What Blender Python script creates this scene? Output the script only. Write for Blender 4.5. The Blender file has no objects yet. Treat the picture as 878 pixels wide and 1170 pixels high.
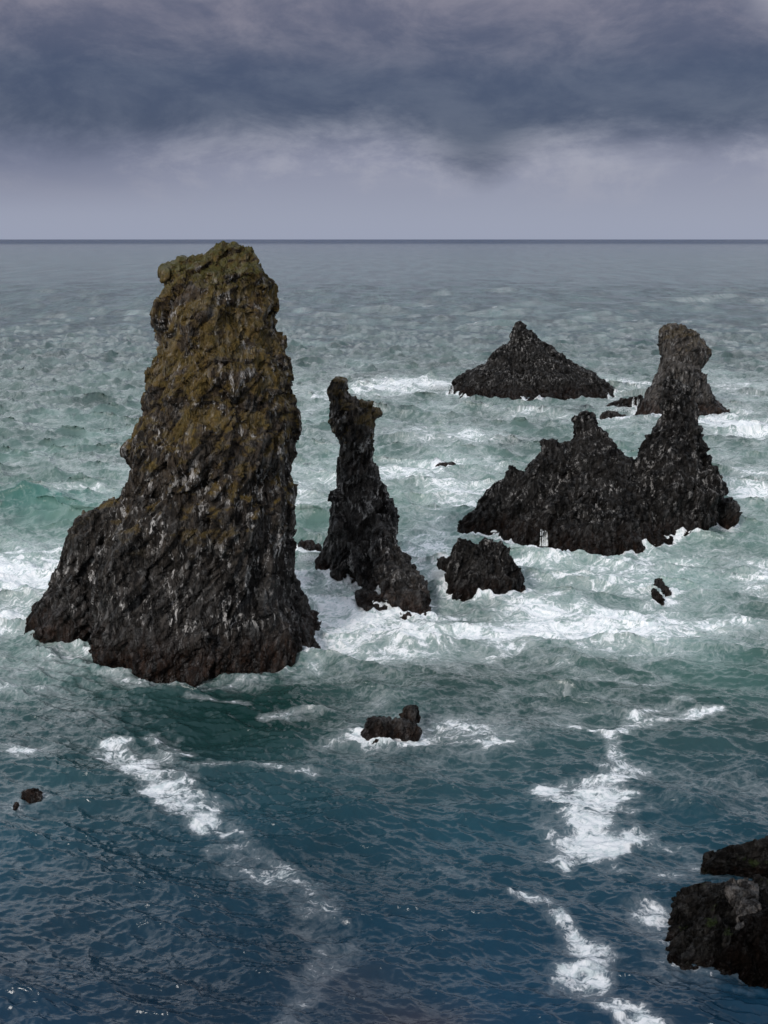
import bpy, bmesh, math, random, time
import numpy as np
from mathutils import Vector
from mathutils.bvhtree import BVHTree
T0 = time.time()
random.seed(7)
R = math.radians
scene = bpy.context.scene
COL = scene.collection

# ------------------------------------------------------------------ camera
H = 30.0
PW, PH = 878.0, 1170.0
FOVV = 50.0
FPX = PH / 2 / math.tan(R(FOVV / 2))
PITCH = math.atan((585 - 273) / FPX)
cd = bpy.data.cameras.new("camera"); cam = bpy.data.objects.new("camera", cd); COL.objects.link(cam)
cd.sensor_fit = 'VERTICAL'; cd.sensor_height = 24.0; cd.lens = 12.0 / math.tan(R(FOVV / 2))
cd.clip_start = 0.5; cd.clip_end = 200000
cam.location = (0, 0, H); cam.rotation_euler = (R(90) - PITCH, 0, 0)
scene.camera = cam
CP, SP = math.cos(PITCH), math.sin(PITCH)

def ray(px, py):
    cx = (px - 439) / FPX; cy = -(py - 585) / FPX
    return np.array([cx, CP + cy * SP, -SP + cy * CP])
def at(px, py, Y):
    d = ray(px, py); t = Y / d[1]
    return np.array([d[0] * t, Y, H + d[2] * t])
def ground(px, py):
    d = ray(px, py); t = -H / d[2]
    return np.array([d[0] * t, d[1] * t])
def dist(py): return ground(439, py)[1]

# ------------------------------------------------------------------ numpy noise
def _h(ix, iy, iz, s):
    h = (ix.astype(np.uint32) * np.uint32(374761393) + iy.astype(np.uint32) * np.uint32(668265263)
         + iz.astype(np.uint32) * np.uint32(2147483647) + np.uint32((s * 1274126177) & 0xffffffff))
    h = (h ^ (h >> np.uint32(13))) * np.uint32(1274126177)
    h = (h ^ (h >> np.uint32(16))) * np.uint32(2246822519)
    return h ^ (h >> np.uint32(13))
def _f(h): return (h & np.uint32(0xffffff)).astype(np.float32) / np.float32(0xffffff)
def perlin(p, s=0):
    p = p.astype(np.float32); i = np.floor(p).astype(np.int64); f = p - i
    u = f * f * f * (f * (f * 6 - 15) + 10)
    out = 0
    for dx in (0, 1):
        wx = u[:, 0] if dx else 1 - u[:, 0]
        for dy in (0, 1):
            wy = u[:, 1] if dy else 1 - u[:, 1]
            for dz in (0, 1):
                wz = u[:, 2] if dz else 1 - u[:, 2]
                h = _h(i[:, 0] + dx, i[:, 1] + dy, i[:, 2] + dz, s)
                gx = (h & np.uint32(1023)).astype(np.float32) / 511.5 - 1
                gy = ((h >> np.uint32(10)) & np.uint32(1023)).astype(np.float32) / 511.5 - 1
                gz = ((h >> np.uint32(20)) & np.uint32(1023)).astype(np.float32) / 511.5 - 1
                out = out + wx * wy * wz * (gx * (f[:, 0] - dx) + gy * (f[:, 1] - dy) + gz * (f[:, 2] - dz))
    return out * 1.25
def fbm(p, o=4, s=0, g=0.5):
    a = 1; r = 0
    for k in range(o):
        r = r + a * perlin(p * 2 ** k + k * 17.3, s + k); a *= g
    return r
def ridged(p, o=3, s=0):
    a = 1; r = 0
    for k in range(o):
        r = r + a * (0.35 - np.abs(perlin(p * 2 ** k + k * 9.1, s + k))); a *= 0.5
    return r * 2
def facet(p, s=0, tilt=1.0):
    """blocky fractured relief: every random cell is a tilted plane"""
    p = p.astype(np.float32); i = np.floor(p).astype(np.int64)
    best = np.full(len(p), 1e9, np.float32); val = np.zeros(len(p), np.float32)
    for dx in (-1, 0, 1):
        for dy in (-1, 0, 1):
            for dz in (-1, 0, 1):
                c = i + np.array([dx, dy, dz])
                h = _h(c[:, 0], c[:, 1], c[:, 2], s); h2 = _h(c[:, 0], c[:, 1], c[:, 2], s + 77)
                q = np.stack([c[:, 0] + _f(h), c[:, 1] + _f(h >> np.uint32(7)), c[:, 2] + _f(h2)], 1).astype(np.float32)
                d = p - q; dd = (d * d).sum(1)
                g = np.stack([_f(h2 >> np.uint32(5)), _f(h >> np.uint32(4)), _f(h2 >> np.uint32(8))], 1) * 2 - 1
                v = (d * g).sum(1) * tilt + (_f(h >> np.uint32(2)) - .5)
                m = dd < best
                best[m] = dd[m]; val[m] = v[m]
    return val
def sstep(a, b, x):
    t = np.clip((x - a) / (b - a), 0, 1); return t * t * (3 - 2 * t)

# ------------------------------------------------------------------ node helpers
class NT:
    def __init__(s, tree): s.t = tree; s.n = tree.nodes; s.l = tree.links; s.n.clear()
    def new(s, typ, **kw):
        n = s.n.new(typ)
        for k, v in kw.items(): setattr(n, k, v)
        return n
    def put(s, sock, v):
        if v is None: return
        if isinstance(v, bpy.types.NodeSocket): s.l.new(v, sock)
        else:
            if hasattr(sock.default_value, '__len__') and not hasattr(v, '__len__'): v = (v,) * len(sock.default_value)
            if hasattr(v, '__len__') and len(v) == 3 and len(sock.default_value) == 4: v = (*v, 1)
            sock.default_value = v
    def math(s, op, a, b=None, c=None, clamp=False):
        n = s.new('ShaderNodeMath', operation=op, use_clamp=clamp)
        s.put(n.inputs[0], a); s.put(n.inputs[1], b); s.put(n.inputs[2], c); return n.outputs[0]
    def vmath(s, op, a, b=None):
        n = s.new('ShaderNodeVectorMath', operation=op); s.put(n.inputs[0], a); s.put(n.inputs[1], b)
        return n.outputs['Value' if op in ('LENGTH', 'DOT_PRODUCT') else 'Vector']
    def mix(s, f, a, b, mode='MIX'):
        n = s.new('ShaderNodeMix', data_type='RGBA', blend_type=mode)
        s.put(n.inputs[0], f); s.put(n.inputs[6], a); s.put(n.inputs[7], b); return n.outputs[2]
    def ss(s, x, a, b, lo=0., hi=1.):
        n = s.new('ShaderNodeMapRange', interpolation_type='SMOOTHSTEP')
        s.put(n.inputs[0], x); s.put(n.inputs[1], a); s.put(n.inputs[2], b); s.put(n.inputs[3], lo); s.put(n.inputs[4], hi)
        return n.outputs[0]
    def lin(s, x, a, b, lo=0., hi=1.):
        n = s.new('ShaderNodeMapRange'); s.put(n.inputs[0], x); s.put(n.inputs[1], a); s.put(n.inputs[2], b)
        s.put(n.inputs[3], lo); s.put(n.inputs[4], hi); return n.outputs[0]
    def noise(s, vec, scale, detail=4, rough=.5, dist=0., lac=2., out=0):
        n = s.new('ShaderNodeTexNoise'); s.put(n.inputs['Vector'], vec); s.put(n.inputs['Scale'], scale)
        n.inputs['Detail'].default_value = detail; n.inputs['Roughness'].default_value = rough
        n.inputs['Distortion'].default_value = dist; n.inputs['Lacunarity'].default_value = lac
        return n.outputs[out]
    def voro(s, vec, scale, feature='DISTANCE_TO_EDGE', out=0, rnd=1.):
        n = s.new('ShaderNodeTexVoronoi', feature=feature); s.put(n.inputs['Vector'], vec); n.inputs['Scale'].default_value = scale
        n.inputs['Randomness'].default_value = rnd
        return n.outputs[out]
    def bump(s, h, strength, distance, normal=None):
        n = s.new('ShaderNodeBump'); s.put(n.inputs['Height'], h); s.put(n.inputs['Strength'], strength)
        s.put(n.inputs['Distance'], distance); s.put(n.inputs['Normal'], normal) if normal else None
        return n.outputs[0]
def material(name):
    m = bpy.data.materials.new(name); m.use_nodes = True
    return m, NT(m.node_tree)
def srgb(r, g, b):
    f = lambda c: (c / 255 / 12.92) if c / 255 <= .04045 else ((c / 255 + .055) / 1.055) ** 2.4
    return (f(r), f(g), f(b))

# ------------------------------------------------------------------ rock material
def rock_material(name, wet=2.2, lichen0=8., lichen1=20., lichen_amt=1., bright=1., fleck=1., green=0.):
    m, N = material(name)
    geo = N.new('ShaderNodeNewGeometry'); P = geo.outputs['Position']
    sx = N.new('ShaderNodeSeparateXYZ'); N.put(sx.inputs[0], P); z = sx.outputs[2]
    nz = N.new('ShaderNodeSeparateXYZ'); N.put(nz.inputs[0], geo.outputs['Normal']); up = nz.outputs[2]
    mp = N.new('ShaderNodeMapping'); N.put(mp.inputs[0], P)
    mp.inputs['Rotation'].default_value = (R(20), R(32), R(25)); mp.inputs['Scale'].default_value = (1.0, 1.0, .26)
    S = mp.outputs[0]
    warp = N.noise(P, .9, 3, .5, out=1)
    SW = N.vmath('ADD', S, N.vmath('SCALE', N.vmath('SUBTRACT', warp, (.5, .5, .5)), None))
    N.t.nodes[-1]
    sc = SW.node.inputs[1].links[0].from_node; sc.inputs['Scale'].default_value = .6
    big = N.noise(P, .35, 5, .6)
    mid = N.noise(SW, 1.9, 6, .72)
    fine = N.noise(SW, 5.5, 4, .7)
    zone = N.noise(P, .30, 4, .6)
    dark = (.007 * bright, .0062 * bright, .006 * bright); midc = (.062 * bright, .054 * bright, .048 * bright)
    c = N.mix(N.ss(mid, .46, .62), dark, midc)
    c = N.mix(N.math('MULTIPLY', N.ss(zone, .44, .6), .6), c, N.mix(N.ss(fine, .4, .65), (.03 * bright, .027 * bright, .025 * bright), (.105 * bright, .093 * bright, .084 * bright)))
    brown = N.math('MULTIPLY', N.ss(N.math('ADD', z, N.math('MULTIPLY', big, 14)), lichen0 + 4, lichen1 + 10), .75 * min(1, lichen_amt))
    c = N.mix(brown, c, N.mix(N.ss(mid, .38, .62), (.012, .009, .006), (.105, .070, .040)))
    # pale flecks: short curved quartz seams and dry salt
    fl = N.voro(SW, 1.7)
    fn = N.noise(SW, 2.3, 4, .72)
    gate = N.ss(N.noise(P, .42, 4, .65), .43, .60)
    flm = N.math('MULTIPLY', N.ss(fn, .56, .61), N.ss(gate, 0, 1, .08, 1))
    flm2 = N.math('MULTIPLY', N.math('MULTIPLY', N.ss(fl, .045, .012), gate), N.ss(fn, .46, .58))
    zfade = N.ss(z, .8, 4.0, .12, 1)
    fm = N.math('MULTIPLY', N.math('MULTIPLY', N.math('MAXIMUM', flm, flm2), fleck * .85, clamp=True), zfade)
    c = N.mix(fm, c, N.mix(N.ss(fine, .35, .6), (.14, .125, .115), (.60, .565, .53)))
    # lichen and short turf
    ln = N.noise(N.vmath('MULTIPLY', P, (1, 1, 1.6)), .55, 5, .62)
    lz = N.ss(z, lichen0, lichen1)
    lm = N.math('MULTIPLY', N.ss(N.math('ADD', N.math('ADD', ln, N.math('MULTIPLY', up, .13)), N.math('MULTIPLY', lz, .14)), .57, .70), N.ss(lz, .0, .2))
    lm = N.math('MULTIPLY', lm, lichen_amt, clamp=True)
    lc = N.mix(N.noise(P, 1.3, 3, .6), (.115, .060, .016), (.060, .060, .018))
    lc = N.mix(N.ss(fine, .4, .7), lc, (.17, .112, .030))
    c = N.mix(N.math('MULTIPLY', lm, .82), c, lc)
    cap = N.math('MULTIPLY', N.math('MULTIPLY', N.ss(z, 25.5, 28), N.ss(up, .1, .6)), N.ss(ln, .38, .52))
    c = N.mix(N.math('MULTIPLY', cap, .75), c, N.mix(fine, (.045, .045, .012), (.10, .098, .03)))
    if green:
        gm = N.math('MULTIPLY', N.ss(N.noise(P, 1.1, 4, .6), .60, .68), green)
        c = N.mix(gm, c, (.045, .07, .016))
    # wet, weed stained foot
    wz = N.math('ADD', z, N.math('MULTIPLY', N.math('SUBTRACT', big, .5), 3))
    wm = N.ss(wz, wet * 1.5, wet * .3)
    c = N.mix(N.math('MULTIPLY', wm, .85), c, N.mix(N.ss(mid, .4, .7), [v * min(1, bright + .2) for v in (.008, .005, .004)], [v * min(1, bright) for v in (.046, .022, .013)]))
    rough = N.ss(wm, 0, 1, .62, .38)
    rough = N.math('ADD', rough, N.math('MULTIPLY', N.math('SUBTRACT', fine, .5), .5))
    crk = N.voro(N.vmath('MULTIPLY', SW, (1, 1, .55)), .8)
    stri = N.noise(N.vmath('MULTIPLY', SW, (1, 1, .3)), 4.5, 3, .6)
    b0 = N.bump(N.ss(crk, 0, .10), 1.0, .35)
    b1 = N.bump(N.math('ADD', N.math('MULTIPLY', mid, .5), N.math('MULTIPLY', stri, .75)), 1.0, .42, b0)
    b3 = N.bump(fine, 1.0, .16, b1)
    bs = N.new('ShaderNodeBsdfPrincipled')
    N.put(bs.inputs['Base Color'], c); N.put(bs.inputs['Roughness'], rough); N.put(bs.inputs['Normal'], b3)
    N.put(bs.inputs['Specular IOR Level'], N.ss(fn, .45, .6, .12 * min(1, bright * 1.6), .6 * min(1, bright * 1.6)))
    o = N.new('ShaderNodeOutputMaterial'); N.l.new(bs.outputs[0], o.inputs[0])
    return m

M_STACK = rock_material("weathered_stack_rock", 2.6, 6, 24, 1.0, .88, 1.1)
M_NEEDLE = rock_material("needle_rock", 1.6, 10, 19, .75, 1.0, 1.15)
M_CRAG = rock_material("dark_crag_rock", 1.8, 30, 40, .0, .43, .62)
M_FAR = rock_material("far_stack_rock", 2.5, 7, 22, .35, 1.5, .5)
M_SMALL = rock_material("wet_reef_rock", 1.2, 30, 40, 0, .75, .25)
M_CLIFF = rock_material("cliff_foot_rock", .5, 30, 40, 0, .26, .3, .3)
M_SHADE = rock_material("shaded_wet_rock", 2.5, 30, 40, 0, .12, .0)  # near-black copy of the rock, the corner's shade put into its colour
M_PALE = rock_material("pale_cliff_block", .2, 30, 40, 0, 1.7, .3)

# ------------------------------------------------------------------ rock geometry
def loft(out, rows, D1=None, D0=None, kf=.8, kb=.8, e=2.3, seed=0, rough=.12, bot=4., minb=0.):
    """rows: (py, x_left, x_right) of the outline; every row becomes a closed ring of its own depth"""
    if D1 is None: D1 = dist(rows[-1][0])
    if D0 is None: D0 = D1
    # densify
    ys = [r[0] for r in rows]; n = max(6, int((ys[-1] - ys[0]) / 2.0))
    yy = np.linspace(ys[0], ys[-1], n)
    xl = np.interp(yy, ys, [r[1] for r in rows]); xr = np.interp(yy, ys, [r[2] for r in rows])
    NS = 40; rings = []
    for k, y in enumerate(yy):
        t = k / (n - 1); D = D0 + (D1 - D0) * t
        a = at(xl[k], y, D); b = at(xr[k], y, D)
        rings.append((a[0], b[0], .5 * (a[2] + b[2]), D))
    sc = rings[-1]
    w = sc[1] - sc[0]
    if bot >= 1:
        rings.append((sc[0] - .02 * w, sc[1] + .02 * w, sc[2] - .8, sc[3])); rings.append((sc[0] - .06 * w, sc[1] + .06 * w, sc[2] - bot, sc[3]))
    else: rings.append((sc[0] + .2 * w, sc[1] - .2 * w, sc[2] - bot, sc[3]))
    V = []; F = []
    rg = random.Random(seed)
    ph = [rg.uniform(0, 6.28) for _ in range(6)]
    for (x0, x1, z, D) in rings:
        cx = .5 * (x0 + x1); hw = max(.08, .5 * (x1 - x0))
        for j in range(NS):
            th = 2 * math.pi * j / NS
            c, s_ = math.cos(th), math.sin(th)
            rr = (abs(c) ** e + abs(s_) ** e) ** (-1 / e)
            mod = 1 + rough * abs(s_) * (math.sin(3 * th + ph[0] + z * .23) + .6 * math.sin(5 * th + ph[1] - z * .31) + .5 * math.sin(2 * th + ph[2] + z * .11))
            k = kf if s_ < 0 else kb
            V.append((cx + hw * c * rr, D + max(hw * k, minb) * s_ * rr * mod, z))
    nr = len(rings)
    for i in range(nr - 1):
        for j in range(NS):
            a = i * NS + j; b = i * NS + (j + 1) % NS
            F.append((a, a + NS, b + NS, b))
    F.append(tuple(range(NS))); F.append(tuple(reversed(range((nr - 1) * NS, nr * NS))))
    out.append((V, F))

def tag(o, label=None, cat=None, group=None, kind=None):
    if label: o['label'] = label
    if cat: o['category'] = cat
    if group: o['group'] = group
    if kind: o['kind'] = kind
    return o

ROT = np.array(Vector((0, 0, 0)))
def rotm(ax, ay, az):
    cx, sx, cy, sy, cz, sz = math.cos(ax), math.sin(ax), math.cos(ay), math.sin(ay), math.cos(az), math.sin(az)
    return (np.array([[cz, -sz, 0], [sz, cz, 0], [0, 0, 1]]) @ np.array([[cy, 0, sy], [0, 1, 0], [-sy, 0, cy]]) @ np.array([[1, 0, 0], [0, cx, -sx], [0, sx, cx]])).astype(np.float32)

SHORE = []   # (x, y) points of every rock's waterline
BVH = {}
def build_rock(name, shells, mat, label, cat='rock', group=None, voxel=.14, scale=1., amp=1., seed=1, tilt=(20, 32, 25), shore=1., chute=.55, big=.1):
    V = []; F = []
    for (v, f) in shells:
        o = len(V); V += v; F += [tuple(i + o for i in q) for q in f]
    me = bpy.data.meshes.new(name + "_src"); me.from_pydata(V, [], F); me.update()
    tmp = bpy.data.objects.new(name + "_src", me); COL.objects.link(tmp)
    md = tmp.modifiers.new("r", 'REMESH'); md.mode = 'VOXEL'; md.voxel_size = voxel
    dg = bpy.context.evaluated_depsgraph_get(); ev = tmp.evaluated_get(dg)
    m2 = bpy.data.meshes.new_from_object(ev, depsgraph=dg)
    bpy.data.objects.remove(tmp); bpy.data.meshes.remove(me)
    n = len(m2.vertices); co = np.empty(n * 3, np.float32); nr = np.empty(n * 3, np.float32)
    m2.vertices.foreach_get('co', co); co = co.reshape(-1, 3)
    RM = rotm(*[R(a) for a in tilt])
    def push(d):
        m2.update(); m2.vertices.foreach_get('normal', nr); q = nr.reshape(-1, 3)
        co[:] = co + q * d[:, None]; m2.vertices.foreach_set('co', co.ravel())
    s = scale
    def zm(v): return v - np.median(v)
    q = (co @ RM) * np.array([1, 1, .34], np.float32)
    wq = q + .30 * s * np.stack([perlin(co / (2.2 * s), seed + k * 31) for k in (1, 2, 3)], 1)
    gl = (co @ RM) * np.array([1, 1, .22], np.float32) + .5 * s * np.stack([perlin(co / (2.6 * s), seed + k * 53) for k in (1, 2, 3)], 1)
    push(amp * s * (big * zm(facet(q / (3.6 * s), seed + 15, 1.3)) + .22 * zm(fbm(co / (4.0 * s), 2, seed)) + .44 * zm(facet(wq / (1.8 * s), seed + 5, 1.3)) + chute * zm(ridged(gl / (2.6 * s), 3, seed + 60)) - .07))
    # steep fractured beds: thin blades along the dip
    q = (co @ RM) * np.array([1, 1, .17], np.float32)
    wq = q + .30 * s * np.stack([perlin(co / (1.3 * s), seed + k * 37) for k in (1, 2, 3)], 1)
    zone = .55 + .9 * np.clip(perlin(co / (3.1 * s), seed + 66) + .3, 0, 1)
    push(amp * s * zone * (.30 * zm(facet(wq / (.80 * s), seed + 9, 1.2)) + .20 * zm(ridged(wq * np.array([1, 1, .5], np.float32) / (.9 * s), 2, seed + 3))))
    q = (co @ RM) * np.array([1, 1, .4], np.float32)
    wq = q + .1 * s * np.stack([perlin(co / (.4 * s), seed + k * 41) for k in (1, 2, 3)], 1)
    push(amp * s * (.11 * zm(facet(wq / (.36 * s), seed + 19, 1.2))))
    m2.vertices.foreach_set('co', co.ravel()); m2.update()
    m2.name = name
    m2.materials.clear(); m2.materials.append(mat)
    m2.polygons.foreach_set('use_smooth', np.ones(len(m2.polygons), bool))
    ctr = Vector((float(co[:, 0].mean()), float(co[:, 1].mean()), 0))
    sel = np.abs(co[:, 2]) < .12
    pts = co[sel][:, :2]
    if len(pts) > 260: pts = pts[np.random.RandomState(1).choice(len(pts), 260, replace=False)]
    SHORE.append((pts, shore))
    BVH[label] = BVHTree.FromPolygons([tuple(c) for c in co[:, :].tolist()], [tuple(p.vertices) for p in m2.polygons]) if n < 900000 and voxel > .1 and cat != 'sea stack' or 'island' in name else None
    co2 = co - np.array(ctr, np.float32); m2.vertices.foreach_set('co', co2.ravel()); m2.update()
    o = bpy.data.objects.new(name, m2); o.location = ctr; COL.objects.link(o)
    tag(o, label, cat, group)
    print(name, n, round(time.time() - T0, 1))
    return o

# --- the big stack -------------------------------------------------------
sh = []
main = [(281, 238, 271), (284, 232, 284), (289, 226, 289), (297, 218, 292), (305, 212, 297), (312, 206, 300), (320, 198, 304), (330, 192, 307),
        (340, 186, 310), (352, 179, 315), (362, 176, 312), (372, 178, 315), (385, 181, 318), (395, 183, 323), (412, 184, 328),
        (424, 177, 330), (435, 172, 332), (460, 168, 334), (480, 160, 336), (505, 151, 338), (516, 149, 338), (530, 149, 334), (545, 149, 332),
        (565, 142, 333), (585, 136, 330), (605, 126, 329), (626, 118, 329), (650, 114, 330), (672, 112, 332), (690, 112, 344), (706, 111, 352), (722, 112, 359), (735, 118, 361)]
loft(sh, main, D0=80.5, kf=.84, kb=.9, e=2.5, seed=3, rough=.10)
loft(sh, [(297, 204, 216), (303, 196, 224), (309, 187, 226), (314, 190, 228), (330, 192, 232), (345, 190, 236)], D1=80.0, D0=80.2, kf=1.0, bot=.5, seed=5)   # beak at the top left
loft(sh, [(359, 180, 190), (365, 175, 200), (372, 175, 205), (378, 179, 205)], D1=80, kf=1.3, bot=.3)
loft(sh, [(415, 177, 188), (421, 170, 196), (432, 168, 200), (440, 170, 204)], D1=79.5, kf=1.2, bot=.5)
loft(sh, [(503, 146, 160), (511, 139, 166), (522, 138, 170), (533, 143, 172), (542, 148, 176)], D1=79.5, kf=1.2, bot=.8)
loft(sh, [(300, 286, 296), (330, 290, 312), (350, 295, 317), (360, 300, 314)], D1=80.5, kf=1.3, bot=.4)
loft(sh, [(385, 300, 320), (405, 306, 329), (430, 306, 333), (445, 306, 332)], D1=80, kf=1.0, bot=.6)
loft(sh, [(470, 312, 337), (500, 312, 341), (518, 312, 341), (528, 312, 334)], D1=80, kf=1.0, bot=.6)
# left shoulder sloping down to the sea
loft(sh, [(574, 130, 170), (582, 112, 190), (592, 101, 200), (602, 92, 205), (614, 78, 210), (630, 76, 215), (645, 74, 215), (656, 71, 215),
          (668, 60, 215), (680, 51, 215), (692, 38, 215), (703, 28, 215), (712, 24, 215), (722, 25, 215)], D0=80.5, kf=.42, kb=.5, e=2.0, seed=8)
# buttresses on the front face
loft(sh, [(560, 180, 205), (620, 160, 225), (680, 140, 250), (740, 118, 268), (777, 124, 262)], D1=75.8, D0=78, kf=.38, kb=.6, e=2, seed=12, rough=.2)
loft(sh, [(600, 262, 280), (660, 250, 315), (710, 245, 345), (760, 246, 350)], D1=76.0, D0=79, kf=.5, kb=.6, e=2, seed=14, rough=.2)
build_rock('sea_stack', sh, M_STACK, 'tallest broad rock stack with brown and ochre lichen on its upper face', 'sea stack', voxel=.105, scale=1.1, amp=.74, seed=11, shore=.5, chute=.6, big=.28)

# --- leaning needle ------------------------------------------------------
sh = []
def c2(rows): return [(400 + a / 2.744, 320 + b / 2.744, 320 + c / 2.744) for a, b, c in rows]
loft(sh, c2([(96, 166, 200), (115, 163, 204), (132, 154, 214), (148, 158, 238), (165, 160, 262), (180, 160, 285), (200, 158, 296), (215, 157, 298), (240, 167, 296), (262, 176, 292), (300, 190, 289),
             (330, 192, 293), (370, 187, 302), (400, 188, 315), (430, 186, 328), (450, 180, 338), (480, 172, 350), (505, 168, 362), (530, 165, 370), (560, 160, 368),
             (585, 158, 362), (605, 152, 366), (640, 140, 380), (670, 136, 390), (700, 138, 395)]), D0=94.5, kf=.85, kb=.8, e=2.4, seed=21)
loft(sh, c2([(172, 262, 290), (186, 260, 312), (202, 262, 317), (212, 264, 305), (222, 264, 298)]), D1=94.5, kf=.8, bot=.3)
loft(sh, c2([(440, 165, 190), (455, 155, 200), (475, 155, 200), (492, 165, 200)]), D1=94.4, kf=1.1, bot=.3)
loft(sh, c2([(515, 160, 200), (540, 153, 210), (565, 154, 210)]), D1=94.4, kf=1.1, bot=.3)
loft(sh, c2([(578, 148, 180), (602, 136, 200), (630, 122, 200), (655, 114, 200)]), D1=96.5, kf=.5)
loft(sh, c2([(520, 300, 345), (560, 290, 364), (600, 282, 372), (640, 285, 398), (680, 290, 420), (710, 300, 440), (740, 310, 458), (770, 322, 470), (800, 345, 475), (822, 365, 479)]),
     D0=93.0, kf=.65, kb=1.0, e=2.1, seed=24)
loft(sh, c2([(600, 210, 260), (660, 215, 320), (720, 240, 350), (765, 270, 370)]), D0=93.0, kf=.5, kb=1.0, e=2.1, seed=25)
build_rock('rock_needle', sh, M_NEEDLE, 'slender leaning rock needle standing between the tallest stack and the block shaped rock', 'sea stack', voxel=.09, scale=.72, amp=.78, seed=31)

# --- small rocks round the needle ---------------------------------------
sh = []
loft(sh, c2([(745, 250, 275), (758, 235, 300), (775, 232, 320), (795, 240, 340), (812, 260, 352)]), D0=89, kf=.45, kb=.5, e=2, seed=4)
build_rock('rock', sh, M_SMALL, 'low brown rock lying in foam at the foot of the leaning needle', voxel=.08, scale=.4, amp=.55, seed=41)
sh = []
loft(sh, c2([(596, 78, 92), (605, 62, 108), (618, 56, 118), (628, 58, 122)]), kf=.7, e=2)
loft(sh, c2([(607, 110, 126), (618, 104, 130), (628, 100, 130)]), kf=.7, e=2)
build_rock('rock', sh, M_SMALL, 'low brown rock in the gap between the tallest stack and the needle', voxel=.08, scale=.35, seed=43)

# --- block shaped rock ---------------------------------------------------
sh = []
loft(sh, c2([(583, 553, 562), (592, 551, 590), (602, 548, 606), (612, 544, 615), (640, 538, 640), (670, 530, 650), (700, 527, 660), (740, 530, 668), (775, 534, 672)]), D0=91, kf=.6, e=2.4, seed=51)
loft(sh, c2([(600, 652, 692), (607, 640, 702), (625, 600, 714), (645, 590, 722), (670, 580, 734), (700, 575, 750), (725, 570, 762), (748, 570, 764), (765, 572, 760)]), D0=92, kf=.65, e=2.3, seed=52)
loft(sh, c2([(640, 535, 560), (650, 520, 560), (658, 498, 560), (668, 488, 560), (678, 486, 560)]), D1=94, kf=.22, kb=.22, bot=.3)
build_rock('rock', sh, M_CRAG, 'jagged black block shaped rock between the needle and the twin peaked crag', voxel=.09, scale=.62, amp=1.0, seed=53)

# --- pyramid island ------------------------------------------------------
def c3(rows): return [(340 + a / 2.206, 480 + b / 2.206, 480 + c / 2.206) for a, b, c in rows]
sh = []
loft(sh, c3([(60, 243, 255), (68, 238, 262), (80, 233, 276), (95, 231, 295), (108, 230, 312), (115, 222, 320), (128, 205, 335), (140, 185, 352), (152, 178, 368), (165, 168, 392), (176, 148, 412),
             (188, 118, 434), (200, 100, 450), (212, 88, 466), (225, 80, 482), (236, 72, 500), (244, 66, 505)]), D0=222, kf=.42, kb=.45, e=1.9, seed=61, rough=.15)
loft(sh, c3([(150, 200, 260), (190, 190, 300), (230, 180, 330), (257, 170, 350)]), D0=219, kf=.25, kb=.3, e=2, seed=62)
build_rock('rock_island', sh, M_CRAG, 'wide pyramid shaped black rock island, farthest left of the distant rocks', 'rock island', voxel=.17, scale=1.15, amp=.68, seed=63, chute=.45, big=.2)

# --- far stack with a blocky head ---------------------------------------
sh = []
loft(sh, c3([(70, 625, 660), (76, 610, 682), (84, 602, 690), (95, 600, 702), (110, 603, 716), (125, 605, 728), (140, 606, 732), (155, 604, 724), (170, 602, 712), (185, 600, 704), (205, 592, 714),
             (222, 584, 728), (240, 572, 732), (255, 566, 742), (270, 558, 758), (285, 552, 774), (296, 550, 780)]), D0=196, kf=.6, kb=.6, e=2.4, seed=71)
loft(sh, c3([(165, 630, 680), (195, 625, 718), (225, 630, 729), (250, 640, 732)]), D1=190, kf=.5, bot=1)
build_rock('sea_stack', sh, M_FAR, 'grey blocky headed rock stack, farthest right of the distant rocks', 'sea stack', voxel=.16, scale=1.1, amp=.7, seed=72)
sh = []
loft(sh, c3([(246, 540, 556), (253, 520, 560), (262, 490, 562), (270, 470, 562), (280, 462, 560)]), D1=dist(340 + 281 / 2.206), kf=.3, kb=.3)
build_rock('rock_ledge', sh, M_CRAG, 'low rock ledge running out left from the foot of the grey blocky headed stack', voxel=.16, scale=.6, seed=74)
sh = []
loft(sh, c3([(286, 475, 492), (292, 462, 510), (302, 452, 524), (313, 448, 529)]), kf=.4, kb=.4, e=2)
build_rock('rock', sh, M_SMALL, 'low rounded brown rock just beyond the twin peaked crag, below the ledge', voxel=.14, scale=.5, amp=.8, seed=75)
sh = []
loft(sh, c3([(311, 730, 740), (315, 718, 746), (319, 714, 747)]), kf=.35, kb=.35, e=2)
build_rock('rock', sh, M_SMALL, 'tiny dark rock awash to the right of the crag spire', voxel=.12, scale=.35, amp=.6, seed=76)

# --- twin peaked crag ----------------------------------------------------
sh = []
loft(sh, c3([(290, 406, 424), (299, 398, 440), (312, 392, 448), (325, 389, 458), (345, 384, 476), (362, 372, 490), (385, 345, 510), (410, 325, 535), (450, 300, 560), (500, 280, 600), (550, 265, 640), (592, 250, 655), (604, 250, 655)]), D0=117, kf=.42, kb=.5, e=2.1, seed=81, rough=.15)
loft(sh, c3([(357, 315, 340), (366, 302, 352), (378, 301, 358), (392, 306, 362), (402, 300, 372), (415, 280, 385), (440, 262, 400), (500, 230, 400), (560, 200, 400), (600, 190, 400)]), D0=114.5, kf=.42, kb=.5, e=2.1, seed=82, rough=.15)
loft(sh, c3([(416, 222, 236), (425, 218, 246), (436, 216, 262), (446, 212, 272), (458, 206, 285), (478, 182, 300), (495, 166, 300), (515, 155, 300), (530, 142, 300), (545, 122, 300), (562, 104, 300), (575, 95, 300), (592, 92, 300)]), D0=114, kf=.3, kb=.4, e=2.0, seed=83, rough=.15)
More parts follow.
